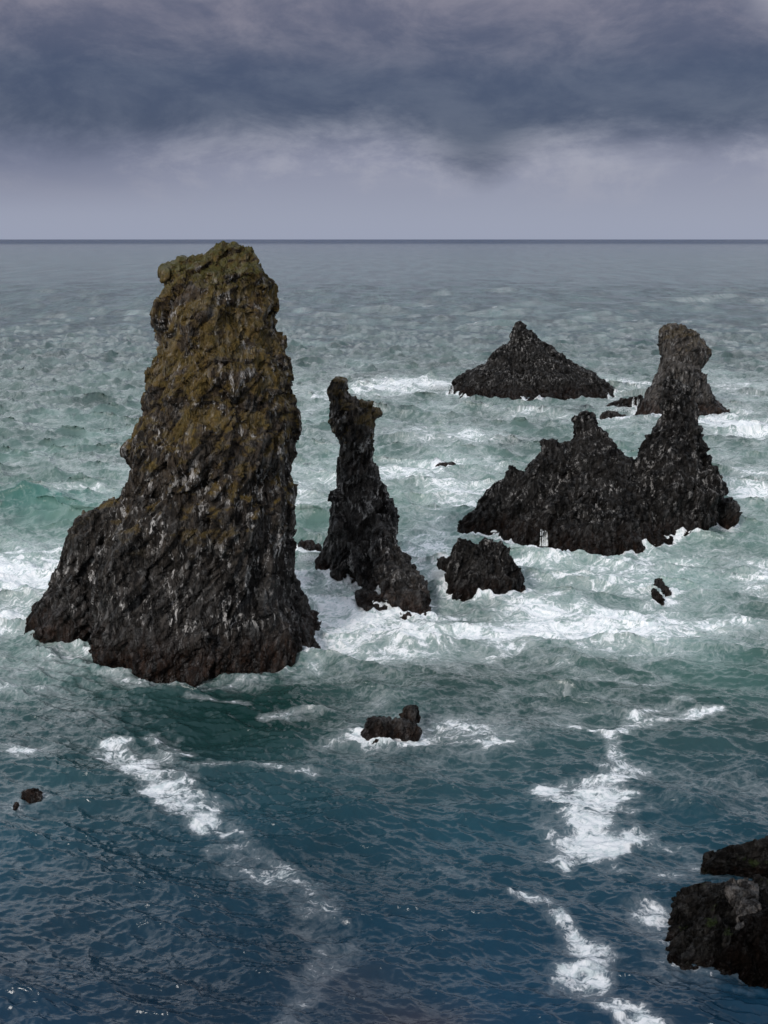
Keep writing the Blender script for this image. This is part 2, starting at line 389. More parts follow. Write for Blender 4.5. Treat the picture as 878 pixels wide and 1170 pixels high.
# front buttress
loft(sh, c3([(484, 425, 450), (500, 405, 480), (520, 385, 515), (545, 360, 545), (575, 340, 560), (605, 328, 565), (632, 330, 555)]), D0=109.5, kf=.35, kb=.6, e=2, seed=84, rough=.2)
# spire
loft(sh, c3([(206, 624, 650), (214, 615, 660), (228, 612, 672), (245, 612, 680), (258, 613, 694), (275, 613, 696), (295, 612, 700), (315, 605, 702), (335, 592, 706), (355, 577, 711), (378, 560, 718), (400, 545, 728), (425, 535, 742),
             (450, 530, 758), (470, 530, 772), (487, 530, 784), (500, 530, 770), (515, 530, 755), (540, 530, 750), (570, 540, 742), (590, 550, 720), (603, 560, 700)]), D0=119, kf=.5, kb=.5, e=2.2, seed=86, rough=.15)
loft(sh, c3([(400, 610, 660), (450, 590, 680), (500, 575, 690), (560, 575, 690), (612, 600, 660)]), D0=115, kf=.5, kb=.5, e=2, seed=88)
crag = build_rock('rock_crag', sh, M_CRAG, 'large black jagged crag with a broad peak and a grey spire on its right', 'rock island', voxel=.12, scale=.95, amp=.85, seed=87, chute=.6)
sh = []
loft(sh, c3([(503, 760, 780), (510, 748, 792), (525, 744, 804), (545, 744, 808), (560, 746, 806), (574, 750, 800)]), kf=.7, kb=.7, e=2.4)
build_rock('boulder', sh, M_SMALL, 'squat brown boulder at the right foot of the twin peaked crag', 'boulder', voxel=.11, scale=.6, amp=.9, seed=89)
sh = []
loft(sh, c3([(627, 296, 312), (634, 284, 322), (641, 282, 328)]), kf=.4, kb=.4, e=2)
build_rock('rock', sh, M_SMALL, 'small flat rock awash in front of the cascades of the twin peaked crag', voxel=.08, scale=.3, amp=.6, seed=90)

# --- split shard rocks ---------------------------------------------------
def c9(rows): return [(560 + a / 3.158, 600 + b / 3.158, 600 + c / 3.158) for a, b, c in rows]
sh = []
loft(sh, c9([(320, 474, 488), (328, 468, 496), (340, 474, 506), (355, 486, 518), (370, 496, 528), (388, 508, 526)]), kf=.7, kb=.7)
build_rock('rock', sh, M_SMALL, 'small pointed rock shard tilted over in the surf right of the block shaped rock', voxel=.05, scale=.28, seed=91)
sh = []
loft(sh, c9([(361, 462, 474), (372, 458, 488), (390, 462, 500), (408, 480, 504)]), kf=.7, kb=.7)
build_rock('rock', sh, M_SMALL, 'lowest small shard in the surf, just in front of the tilted pointed one', voxel=.05, scale=.25, seed=92)

# --- reef rock with a round knob ----------------------------------------
def c8(rows): return [(780 + a / 4.39, 360 + b / 4.39, 360 + c / 4.39) for a, b, c in rows]
sh = []
loft(sh, c8([(166, 325, 350), (174, 315, 370), (182, 268, 385), (195, 258, 400), (215, 255, 405), (235, 250, 410), (255, 235, 410), (270, 225, 410), (285, 240, 400)]), kf=.45, kb=.6, e=2.3)
loft(sh, c8([(170, 400, 430), (185, 390, 450), (205, 385, 505), (225, 380, 535), (245, 380, 548), (265, 390, 548), (288, 410, 520)]), kf=.45, kb=.6, e=2.3)
loft(sh, c8([(120, 460, 500), (128, 442, 518), (145, 434, 526), (165, 433, 527), (185, 440, 522), (205, 452, 512)]), D1=dist(843) + 1.2, kf=.9, kb=.9, bot=.3, e=2.2)
build_rock('rock', sh, M_SMALL, 'knobbly brown reef rock ringed by foam in the open water nearest the middle', voxel=.06, scale=.36, amp=.8, seed=95, chute=.5)
def c4(rows): return [(700 + a / 3.658, b / 3.658, c / 3.658) for a, b, c in rows]
sh = []
loft(sh, c4([(738, 110, 145), (745, 92, 165), (755, 83, 180), (768, 80, 188), (782, 84, 186)]), kf=.6, kb=.6, e=2)
build_rock('rock', sh, M_SMALL, 'small smooth dark red brown rock breaking the surface at lower left', voxel=.05, scale=.4, amp=.5, seed=96, shore=.45)
sh = []
loft(sh, c4([(792, 66, 74), (805, 60, 78), (820, 55, 76), (830, 55, 70)]), kf=.7, kb=.7, e=2)
build_rock('rock', sh, M_SMALL, 'tiny upright rock tip in foam beside the smooth red brown rock', voxel=.04, scale=.25, amp=.6, seed=97, shore=.45)
sh = []
loft(sh, [(528, 506, 516), (530, 500, 522), (533, 497, 524)], kf=.4, kb=.4, e=2)
build_rock('rock', sh, M_SMALL, 'dark rock awash in the foam beyond the gap between needle and crag', voxel=.1, scale=.35, amp=.5, seed=98)

# --- rocks at the foot of the near cliff ---------------------------------
def c7(rows): return [(920 + a / 4.68, 700 + b / 4.68, 700 + c / 4.68) for a, b, c in rows]
sh = []
loft(sh, c7([(204, 792, 1150), (212, 775, 1150), (228, 745, 1150), (240, 660, 1150), (255, 600, 1150), (270, 560, 1150), (290, 510, 1150), (310, 488, 1150), (330, 478, 1150), (350, 470, 1150), (372, 474, 1150), (392, 520, 1150), (405, 600, 1150)]),
     D1=48.6, D0=46.9, kf=.22, kb=.3, e=2.6, bot=.2, rough=.05)
build_rock('rock_slab', sh, M_CLIFF, 'slanting dark slab jutting out over the water, topmost of the near cliff rocks', 'rock slab', voxel=.04, scale=.45, amp=.75, seed=101, tilt=(10, 75, 10), shore=.2, chute=.3)
sh = []
loft(sh, c7([(425, 640, 760), (450, 560, 900), (460, 500, 900), (470, 465, 900), (482, 420, 900), (500, 390, 900), (518, 350, 900), (535, 318, 900), (560, 312, 900), (590, 322, 900), (615, 300, 900), (640, 290, 900), (690, 292, 900), (740, 305, 900), (790, 318, 900), (820, 340, 900), (850, 352, 900)]),
     D1=41.7, D0=43.9, kf=.16, kb=.5, e=2.6, rough=.08)
loft(sh, c7([(640, 480, 560), (690, 440, 700), (740, 400, 760), (800, 360, 760), (850, 345, 760), (905, 346, 760)]), D1=40.9, D0=41.6, kf=.4, kb=.8, e=2.3, rough=.1)
build_rock('rock', sh, M_CLIFF, 'craggy dark rock with a green weed patch, left of the near cliff rocks', voxel=.04, scale=.5, amp=1.0, seed=103, tilt=(10, 60, 20), shore=.35, chute=.5, big=.4)
sh = []
loft(sh, c7([(418, 620, 740), (425, 608, 765), (450, 606, 775), (480, 612, 772), (510, 625, 760), (550, 640, 740)]), D1=42.2, D0=43.1, kf=.5, kb=.9, e=3, bot=.3)
build_rock('boulder', sh, M_PALE, 'pale grey squarish block of stone under the slab, upper of two', 'boulder', voxel=.04, scale=.4, amp=.6, seed=104, shore=0)
sh = []
loft(sh, c7([(520, 705, 770), (530, 694, 786), (555, 685, 790), (590, 672, 788), (620, 665, 780), (650, 665, 760)]), D1=40.5, D0=41.3, kf=.5, kb=.9, e=2.6, bot=.3)
build_rock('boulder', sh, M_PALE, 'pale brown wedge of stone under the slab, lower of two', 'boulder', voxel=.04, scale=.4, amp=.6, seed=105, shore=0)
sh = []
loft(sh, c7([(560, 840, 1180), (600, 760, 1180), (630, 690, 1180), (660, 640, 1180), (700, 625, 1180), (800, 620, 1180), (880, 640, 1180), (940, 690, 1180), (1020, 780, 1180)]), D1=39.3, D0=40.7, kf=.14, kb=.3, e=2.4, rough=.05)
build_rock('rock', sh, M_SHADE, 'black shadowed rock rising out of frame at the lower right corner', voxel=.05, scale=.5, amp=.9, seed=106, shore=.1, chute=.2)

# ------------------------------------------------------------------ the sea
def ocean_tile(N, L, lo, hi, wind, rms, seed, spread=2.0, peak=None):
    rs = np.random.RandomState(seed)
    k1 = np.fft.fftfreq(N, 1.0 / N) * 2 * np.pi / L
    kx, ky = np.meshgrid(k1, k1, indexing='ij'); k = np.hypot(kx, ky); k[0, 0] = 1
    lam = 2 * np.pi / k
    kp = 2 * np.pi / (peak or hi * .6)
    P = k ** -3.7 * np.exp(-1.25 * (kp / k) ** 2)
    cosw = (kx * math.cos(wind) + ky * math.sin(wind)) / k
    P *= (np.abs(cosw) ** spread * .96 + .04)
    P *= 1 / (1 + (lo / lam) ** 8) / (1 + (lam / hi) ** 8)
    h0 = (rs.normal(size=(N, N)) + 1j * rs.normal(size=(N, N))) * np.sqrt(P); h0[0, 0] = 0
    h = np.fft.ifft2(h0); s = rms / h.real.std()
    dx = np.fft.ifft2(1j * kx / k * h0).real * s; dy = np.fft.ifft2(1j * ky / k * h0).real * s
    return (h.real * s).astype(np.float32), dx.astype(np.float32), dy.astype(np.float32)
def samp(tile, L, x, y):
    N = tile.shape[0]; u = (x / L * N) % N; v = (y / L * N) % N
    i = np.floor(u).astype(np.int64); j = np.floor(v).astype(np.int64); fu = (u - i).astype(np.float32); fv = (v - j).astype(np.float32)
    i %= N; j %= N; i1 = (i + 1) % N; j1 = (j + 1) % N
    return (tile[i, j] * (1 - fu) * (1 - fv) + tile[i1, j] * fu * (1 - fv) + tile[i, j1] * (1 - fu) * fv + tile[i1, j1] * fu * fv)

WIND = R(-100)
TA = ocean_tile(512, 190., 1.3, 40, WIND, .42, 1, 5, peak=10)
TB = ocean_tile(512, 37., .22, 4.2, WIND + R(10), .062, 2, 7.0, peak=1.6)
TC = ocean_tile(512, 1700., 9, 120, WIND, .7, 3, 2.5, peak=45)

# foam and water-colour maps on a world grid -----------------------------
GX0, GX1, GY0, GY1, GS = -130., 150., 28., 330., .25
gx = np.arange(GX0, GX1, GS); gy = np.arange(GY0, GY1, GS)
MX, MY = np.meshgrid(gx, gy, indexing='ij')
FOAM = np.zeros(MX.shape, np.float32)
def g3(x, y, z=0.): return np.stack([x.ravel(), y.ravel(), np.full(x.size, z)], 1)
def blob(px, py, rx, ry, s, p=2.0):
    global FOAM
    c = ground(px, py); a = (ground(px + rx, py) - ground(px - rx, py))[0] / 2
    b = (ground(px, py - ry) - ground(px, py + ry))[1] / 2
    q = ((MX - c[0]) / a) ** 2 + ((MY - c[1]) / b) ** 2
    FOAM = np.maximum(FOAM, s * np.exp(-q ** (p / 2) * .8)) if s > 0 else FOAM * (1 + s * np.exp(-q))
JIT = (.85 * fbm(np.stack([MX.ravel() / 2.0, MY.ravel() / 1.5, np.zeros(MX.size)], 1), 3, 77, .6)).reshape(MX.shape)
def stroke(pts, s):
    """pts: (px, py, half width in px)"""
    global FOAM
    W = []
    for (px, py, w) in pts:
        w = w * (1.3 if 870 < py < 1000 else 1.05)
        g = ground(px, py); a = (ground(px + w, py) - ground(px - w, py))[0] / 2; W.append((g[0], g[1], a))
    for (x0, y0, a0), (x1, y1, a1) in zip(W[:-1], W[1:]):
        dx, dy = x1 - x0, y1 - y0; L2 = dx * dx + dy * dy + 1e-6
        t = np.clip(((MX - x0) * dx + (MY - y0) * dy) / L2, 0, 1)
        d = np.hypot(MX - x0 - t * dx, MY - y0 - t * dy) / (a0 + (a1 - a0) * t)
        FOAM = np.maximum(FOAM, .80 * s * (1 - sstep(.35, 1.6, d + JIT)).astype(np.float32))
# broad surf zone profile (by distance from the viewer's shore)
prof_y = [1170, 900, 800, 765, 745, 720, 690, 660, 630, 600, 570, 540, 510, 480, 455, 440, 425, 405, 380]
prof_f = [0, 0, .10, .22, .42, .56, .58, .54, .46, .38, .38, .36, .28, .33, .30, .34, .20, .07, 0]
dd_ = [dist(y) for y in prof_y]
FOAM = np.interp(MY, dd_, prof_f).astype(np.float32)
FOAM *= (1 + 1.05 * fbm(g3(MX / 16, MY / 22), 3, 5).reshape(MX.shape))
# quieter, greener stretches
for b in [(60, 480, 110, 50, -.8), (60, 560, 90, 28, -.55), (30, 600, 60, 14, -.4), (250, 820, 150, 40, -.9), (690, 690, 60, 10, -.55), (640, 675, 60, 10, -.4), (860, 690, 60, 30, -.6), (860, 620, 30, 30, -.6),
          (430, 480, 60, 14, -.4), (600, 500, 60, 14, -.35), (850, 780, 120, 40, -.8), (400, 800, 80, 20, -.3), (640, 760, 90, 16, -.45), (350, 600, 20, 14, -.5), (100, 430, 150, 20, -.6), (480, 600, 40, 10, -.3), (860, 520, 40, 10, -.3)]:
    blob(*b)
# crest lines, drifts and patches
for b in [(60, 820, 90, 30, .30), (60, 760, 120, 22, .40), (640, 800, 120, 30, .28), (800, 900, 120, 30, .22), (430, 870, 150, 20, .22), (200, 780, 120, 12, .3), (430, 705, 120, 24, .82), (560, 722, 120, 16, .82), (850, 488, 60, 14, .9), (470, 438, 60, 8, .85), (850, 560, 50, 14, .75), (600, 560, 60, 12, .7), (540, 500, 60, 8, .65), (440, 445, 75, 8, .8), (370, 452, 40, 8, .6), (500, 440, 20, 8, .9), (720, 440, 40, 7, .75), (840, 486, 60, 12, .85), (850, 470, 40, 10, .6), (690, 455, 50, 5, .6),
          (470, 540, 60, 16, .72), (520, 560, 60, 20, .7), (420, 560, 30, 8, .5), (860, 540, 40, 14, .6), (540, 575, 40, 10, .7),
          (85, 562, 55, 7, .75), (20, 640, 50, 12, .65), (30, 680, 60, 16, .72), (10, 700, 40, 16, .7), (70, 745, 60, 18, .55),
          (400, 720, 70, 26, .8), (520, 720, 90, 20, .78), (515, 665, 20, 26, .95), (345, 660, 26, 22, .8), (470, 735, 100, 14, .7), (610, 700, 60, 14, .7), (700, 708, 70, 12, .85), (800, 712, 70, 14, .7), (860, 715, 40, 10, .6),
          (720, 640, 80, 10, .62), (620, 640, 60, 8, .7), (780, 640, 40, 12, .6), (750, 690, 22, 10, .6),
          (530, 835, 70, 22, .72), (470, 835, 80, 24, .55), (560, 850, 40, 12, .6), (430, 800, 40, 8, .4), (385, 850, 30, 10, .45),
          (30, 785, 55, 12, .5), (20, 858, 45, 9, .72), (20, 915, 18, 10, .38), (120, 735, 30, 8, .5),
          (765, 995, 24, 10, .5), (745, 1045, 26, 16, .6), (760, 1078, 22, 14, .6), (770, 1008, 16, 6, .3), (790, 985, 18, 6, .5), (775, 1100, 20, 5, .4)]:
    blob(*b)
stroke([(640, 760, 10), (730, 775, 14), (760, 780, 8)], .42)
stroke([(655, 825, 10), (700, 835, 12), (740, 825, 10), (820, 812, 7)], .72)
stroke([(780, 800, 10), (745, 810, 12), (700, 838, 12), (700, 858, 12)], .72)
stroke([(700, 858, 10), (720, 878, 18), (690, 895, 22), (665, 915, 32)], .85)
stroke([(640, 915, 26), (690, 922, 30), (675, 945, 40), (690, 962, 34)], .95)
stroke([(650, 965, 30), (720, 958, 18)], .8)
stroke([(655, 975, 6), (648, 990, 9), (650, 1003, 5)], .72)
stroke([(590, 1022, 8), (625, 1032, 14), (650, 1060, 16), (675, 1085, 26), (665, 1112, 28), (690, 1140, 22), (740, 1170, 24), (790, 1200, 30)], .84)
stroke([(500, 990, 8), (545, 1010, 8), (600, 1026, 8)], .40)
stroke([(735, 960, 6), (800, 972, 5), (850, 976, 5)], .45)
stroke([(120, 848, 14), (160, 872, 20), (190, 900, 24), (215, 930, 28), (235, 945, 16)], .84)
stroke([(180, 845, 14), (215, 858, 12)], .62)
stroke([(170, 868, 10), (240, 875, 12), (310, 872, 12), (355, 884, 9)], .55)
stroke([(260, 950, 16), (290, 985, 24), (340, 1020, 34), (370, 1060, 34), (385, 1090, 22)], .56)
stroke([(385, 1090, 20), (350, 1130, 20), (330, 1165, 20)], .45)
stroke([(120, 768, 9), (165, 785, 8), (225, 790, 7), (300, 775, 7)], .50)
stroke([(215, 800, 7), (280, 806, 6)], .5)
stroke([(300, 820, 8), (360, 812, 10), (420, 812, 10)], .5)
stroke([(350, 745, 14), (362, 770, 10)], .65)
# wash round every rock
SHD = np.full(MX.shape, 1e3, np.float32); SHW = np.zeros(MX.shape, np.float32)
for pts, wgt in SHORE:
    if len(pts) == 0: continue
    x0, y0 = pts.min(0) - 8; x1, y1 = pts.max(0) + 8
    i0, i1 = np.searchsorted(gx, [x0, x1]); j0, j1 = np.searchsorted(gy, [y0, y1])
    if i1 <= i0 or j1 <= j0: continue
    sx, sy = MX[i0:i1, j0:j1], MY[i0:i1, j0:j1]
    d = np.full(sx.shape, 1e3, np.float32)
    for p in pts: d = np.minimum(d, np.hypot(sx - p[0], sy - p[1]))
    SHD[i0:i1, j0:j1] = np.minimum(SHD[i0:i1, j0:j1], d)
    FOAM[i0:i1, j0:j1] = np.maximum(FOAM[i0:i1, j0:j1], wgt * .95 * np.exp(-(d / 1.3) ** 1.3))
FOAM = np.clip(FOAM, 0, 1)
def smap(m, x, y, fill=0.):
    u = (x - GX0) / GS; v = (y - GY0) / GS
    ok = (u > 0) & (u < m.shape[0] - 1.01) & (v > 0) & (v < m.shape[1] - 1.01)
    u = np.clip(u, 0, m.shape[0] - 1.01); v = np.clip(v, 0, m.shape[1] - 1.01)
    i = u.astype(np.int64); j = v.astype(np.int64); fu = u - i; fv = v - j
    r = m[i, j] * (1 - fu) * (1 - fv) + m[i + 1, j] * fu * (1 - fv) + m[i, j + 1] * (1 - fu) * fv + m[i + 1, j + 1] * fu * fv
    return np.where(ok, r, fill).astype(np.float32)
print('maps', round(time.time() - T0, 1))

# one sheet, finer where it is near the shore
ang = np.concatenate([np.linspace(-180, -26, 70, endpoint=False), np.linspace(-26, 26, 1150), np.linspace(26, 180, 71)[1:]])[:-1]
ang = np.radians(ang)
el = np.concatenate([np.linspace(80, 41, 40, endpoint=False), np.linspace(41, .9, 1050)])
rad = H / np.tan(np.radians(el))
rad = np.concatenate([rad, np.geomspace(rad[-1], 70000, 90)[1:]])
AA, RR = np.meshgrid(ang, rad, indexing='ij')
X = (np.sin(AA) * RR).astype(np.float64); Y = (np.cos(AA) * RR).astype(np.float64)
na, nr_ = X.shape
x = X.ravel(); y = Y.ravel(); r = RR.ravel()
drad = np.gradient(rad); sp = np.broadcast_to(drad, X.shape).ravel()
wA = 1 - sstep(1.6, 6, sp); wB = 1 - sstep(.4, 1.3, sp); wC = sstep(.8, 5, sp) * (1 - sstep(6, 20, sp))
# calmer close to shore, in the lee of the rocks
ls = np.interp(y, [20, 60, 80, 120, 200], [.28, .42, .7, 1.0, 1.1]) 
zz = np.zeros_like(x); ox = np.zeros_like(x); oy = np.zeros_like(x)
for t, L, w, a in ((TA, 190., wA * ls, .3), (TB, 37., wB * np.interp(y, [30, 60, 150], [.72, .9, .9]), 1.1), (TC, 1700., wC, 2.)):
    ca, sa = math.cos(a * .2), math.sin(a * .2); u = x * ca - y * sa; v = x * sa + y * ca
    zz += w * samp(t[0], L, u, v)
    dx = samp(t[1], L, u, v); dy = samp(t[2], L, u, v); ch = .55 if L < 100 else 1.0
    ox += w * ch * (dx * ca + dy * sa); oy += w * ch * (-dx * sa + dy * ca)
fo = smap(FOAM, x, y)
# breaking crest that rolls in on the left, and swells in the surf
def swell(px, py, rx, ry, hgt):
    global zz
    c = ground(px, py); a = (ground(px + rx, py) - ground(px - rx, py))[0] / 2; b = (ground(px, py - ry) - ground(px, py + ry))[1] / 2
    u = (x - c[0]) / a; v = (y - c[1]) / b + .25 * np.sin(u * 2.1)
    zz += hgt * np.exp(-u * u - np.where(v < 0, v * v * 2.2, v * v * .8))
for s_ in [(50, 572, 110, 7, 1.5), (620, 688, 70, 9, .7), (700, 700, 90, 8, .8), (480, 740, 120, 8, .5), (430, 590, 60, 8, .5), (800, 490, 100, 6, .8), (470, 500, 90, 6, .8), (420, 468, 90, 5, .7),
           (830, 850, 70, 8, .4), (790, 915, 60, 10, .2), (40, 530, 60, 4, .7), (90, 540, 50, 4, .6), (560, 595, 60, 5, .5), (260, 740, 160, 10, .25), (515, 660, 18, 16, .9), (840, 740, 90, 8, .5)]:
    swell(*s_)
# lumpy aerated surface in thick foam
mk = (fo > .15) & (r < 330)
lump = np.zeros_like(x); idx = np.where(mk)[0]
lp = np.stack([x[idx] / .9, y[idx] / 1.2, np.zeros(len(idx))], 1)
lump[idx] = np.clip(fbm(lp, 3, 9), -.5, 1) * .14 * fo[idx]
zz += lump * wA
sd_ = smap(np.minimum(SHD, 9), x, y, 9.)
nz_ = np.where((sd_ < 4) & (fo > .3))[0]
zz[nz_] += np.exp(-(sd_[nz_] / 1.4) ** 2) * (.18 + .5 * np.clip(fbm(np.stack([x[nz_] / 1.1, y[nz_] / 1.1, np.zeros(len(nz_))], 1), 3, 91), -.3, 1)) * sstep(60, 85, y[nz_])
dist_mute = sstep(30, 400, r)
co = np.stack([x + ox, y + oy, zz - r * r * 0.0], 1).astype(np.float32)
# ---- body colour of the water (depth, sand, air bubbles, one painted rock reflection)
NV = len(x); tint = np.zeros((NV, 4), np.float32); tint[:, 3] = 1
ty = [1170, 1050, 950, 880, 820, 770, 720, 650, 580, 500, 440, 400, 350, 300, 285, 278]
tr = np.array([(.006, .027, .052), (.007, .033, .056), (.010, .042, .060), (.018, .050, .060), (.028, .066, .066), (.040, .088, .078), (.065, .130, .115), (.095, .170, .148), (.105, .178, .155),
      (.105, .165, .150), (.098, .150, .138), (.085, .132, .128), (.072, .122, .128), (.062, .112, .132), (.038, .078, .118), (.003, .030, .085)])
td = [dist(v) for v in ty]
for k in range(3): tint[:, k] = np.interp(np.log(np.maximum(y, 5)), np.log(td), tr[:, k])
nb = np.where(r < 500)[0]
n1 = np.zeros_like(x); n1[nb] = fbm(np.stack([x[nb] / 14, y[nb] / 20, np.ones(len(nb))], 1), 4, 21)
k_ = (1 + .55 * n1) * (1 + .0 * fo)
tint[:, :3] *= (np.clip(k_, .35, 2.2) * np.interp(y, [30, 50, 62, 80, 200, 400], [.9, .95, 1.05, .95, .9, .8]))[:, None]
# turquoise bubbles carried under thick foam
tq = (sstep(.25, .9, fo) * .55 * sstep(62, 80, y))[:, None]
tint[:, :3] = tint[:, :3] * (1 - tq) + np.array([.22, .34, .305]) * tq
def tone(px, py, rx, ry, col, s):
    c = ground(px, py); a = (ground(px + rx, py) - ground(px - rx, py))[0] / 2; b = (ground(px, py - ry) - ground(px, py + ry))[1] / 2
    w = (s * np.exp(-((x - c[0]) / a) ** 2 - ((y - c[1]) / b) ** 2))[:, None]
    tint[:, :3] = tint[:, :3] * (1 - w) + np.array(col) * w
tone(280, 815, 150, 45, (.003, .022, .018), .85)  # dark reflection of the big stack painted into the water colour
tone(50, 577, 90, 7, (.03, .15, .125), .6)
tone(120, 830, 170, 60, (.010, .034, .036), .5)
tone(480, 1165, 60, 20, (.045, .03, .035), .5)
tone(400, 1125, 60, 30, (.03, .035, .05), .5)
tone(770, 665, 60, 10, (.12, .28, .24), .4)
foam_a = fo.copy()
# scattered whitecaps farther out
wc = np.where((r > 100) & (r < 520))[0]
wn = fbm(np.stack([x[wc] / 9, y[wc] / 6, np.zeros(len(wc))], 1), 2, 55)
wn2 = perlin(np.stack([x[wc] / 45, y[wc] / 70, np.zeros(len(wc))], 1), 57)
foam_a[wc] = np.maximum(foam_a[wc], .6 * sstep(.56, .78, wn + .35 * wn2) * (.5 + .5 * sstep(-.2, .8, zz[wc])))
foam_a = np.clip(foam_a, 0, 1).astype(np.float32)
me = bpy.data.meshes.new("sea")
I = np.arange(na * nr_).reshape(na, nr_)
I2 = np.roll(I, -1, axis=0)
quads = np.stack([I[:, :-1], I[:, 1:], I2[:, 1:], I2[:, :-1]], -1).reshape(-1, 4)
center = NV
capq = np.stack([I[:, 0], I2[:, 0], np.full(na, center)], 1)
co = np.vstack([co, [[0, 0, 0]]]).astype(np.float32)
nq = len(quads); nt = len(capq)
me.vertices.add(NV + 1); me.vertices.foreach_set('co', co.ravel())
loops = np.concatenate([quads.ravel(), capq.ravel()]).astype(np.int32)
starts = np.concatenate([np.arange(nq) * 4, nq * 4 + np.arange(nt) * 3]).astype(np.int32)
me.loops.add(len(loops)); me.loops.foreach_set('vertex_index', loops)
me.polygons.add(nq + nt); me.polygons.foreach_set('loop_start', starts)
me.polygons.foreach_set('use_smooth', np.ones(nq + nt, bool))
me.update(calc_edges=True); me.validate()
a1 = me.attributes.new('foam', 'FLOAT', 'POINT'); a1.data.foreach_set('value', np.append(foam_a, 0).astype(np.float32))
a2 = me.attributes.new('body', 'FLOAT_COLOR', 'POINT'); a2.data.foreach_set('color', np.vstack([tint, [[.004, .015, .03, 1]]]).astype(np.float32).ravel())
sea = bpy.data.objects.new("sea", me); COL.objects.link(sea); tag(sea, kind='structure')
print('sea', NV, me.polygons[0].normal, round(time.time() - T0, 1))

m, N = material("sea_water")
geo = N.new('ShaderNodeNewGeometry'); P = geo.outputs['Position']
fa = N.new('ShaderNodeAttribute', attribute_name='foam').outputs['Fac']
ba = N.new('ShaderNodeAttribute', attribute_name='body').outputs['Color']
P2 = N.vmath('MULTIPLY', P, (1, 1, 0))
rng = N.vmath('LENGTH', P2)
w1 = N.noise(P2, .22, 3, .5, out=1); w2 = N.noise(P2, 1.1, 3, .6, out=1)
def scaled(v, k):
    n = N.new('ShaderNodeVectorMath', operation='SCALE'); N.put(n.inputs[0], N.vmath('SUBTRACT', v, (.5, .5, .5))); n.inputs['Scale'].default_value = k; return n.outputs[0]
PW_ = N.vmath('ADD', N.vmath('ADD', P2, scaled(w1, 5.0)), scaled(w2, 1.3))
PS = N.vmath('MULTIPLY', PW_, (.52, 1.0, 1))
e1 = N.voro(PS, .7); e2 = N.voro(PS, 2.1); e3 = N.voro(PS, 5.5)
f1 = N.noise(PS, .55, 6, .65); f2 = N.noise(PS, 3.6, 5, .62)
E = N.math('ADD', N.math('MULTIPLY', e1, .75), N.math('MULTIPLY', e2, .55))
E = N.math('ADD', E, N.math('MULTIPLY', e3, .35))
E = N.math('ADD', E, N.math('MULTIPLY', N.math('SUBTRACT', f1, .5), -2.2))
E = N.math('ADD', E, N.math('MULTIPLY', N.math('SUBTRACT', f2, .5), -1.1))
val = N.math('SUBTRACT', N.math('MULTIPLY', fa, 1.75), N.math('ADD', E, .62))
hard = N.ss(val, -.08, .55)
soft = N.math('MULTIPLY', N.ss(val, -.8, .35), N.ss(rng, 45, 85, .14, .36))
gate = N.ss(fa, .04, .16)
foam = N.math('MULTIPLY', N.math('MULTIPLY', N.math('MAXIMUM', hard, soft), gate), N.ss(rng, 45, 80, .74, 1))
fcol = N.mix(N.ss(f2, .36, .6), (.60, .66, .67), (.86, .86, .87))
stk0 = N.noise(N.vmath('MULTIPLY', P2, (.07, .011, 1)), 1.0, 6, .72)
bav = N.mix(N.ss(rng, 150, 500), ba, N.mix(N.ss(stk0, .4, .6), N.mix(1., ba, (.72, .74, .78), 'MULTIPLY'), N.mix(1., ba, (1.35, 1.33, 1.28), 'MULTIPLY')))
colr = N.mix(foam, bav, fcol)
# ripples
near = N.ss(rng, 60, 200, 1, 0)
far = N.ss(rng, 90, 320)
rp = N.vmath('MULTIPLY', P2, (.5, 1.4, 1))
b0 = N.bump(N.noise(rp, 4.5, 4, .6, .3), near, .02)
b1 = N.bump(N.noise(rp, 1.3, 5, .65, .4), N.ss(rng, 40, 160, .42, .75), .12, b0)
b2 = N.bump(N.noise(N.vmath('MULTIPLY', P2, (.7, 1, 1)), .30, 6, .72, .3), far, 1.3, b1)
stk = N.noise(N.vmath('MULTIPLY', P2, (.05, .008, 1)), 1.0, 7, .75)
b3 = N.bump(N.noise(N.vmath('MULTIPLY', P2, (.30, .07, 1)), 1.0, 3, .6), N.ss(rng, 220, 800), 5., b2)
bs = N.new('ShaderNodeBsdfPrincipled')
N.put(bs.inputs['Base Color'], colr); N.put(bs.inputs['Normal'], b3)
N.put(bs.inputs['Roughness'], N.mix(foam, N.ss(rng, 60, 900, .07, .2), (.75,) * 3))
bs.inputs['IOR'].default_value = 1.333
N.put(bs.inputs['Specular IOR Level'], N.math('MULTIPLY', N.ss(foam, 0, 1, .5, .15), N.math('MULTIPLY', N.ss(rng, 3800, 8500, 1, .06), N.ss(stk, .38, .62, .66, 1.25))))
o = N.new('ShaderNodeOutputMaterial'); N.l.new(bs.outputs[0], o.inputs[0])
me.materials.append(m)

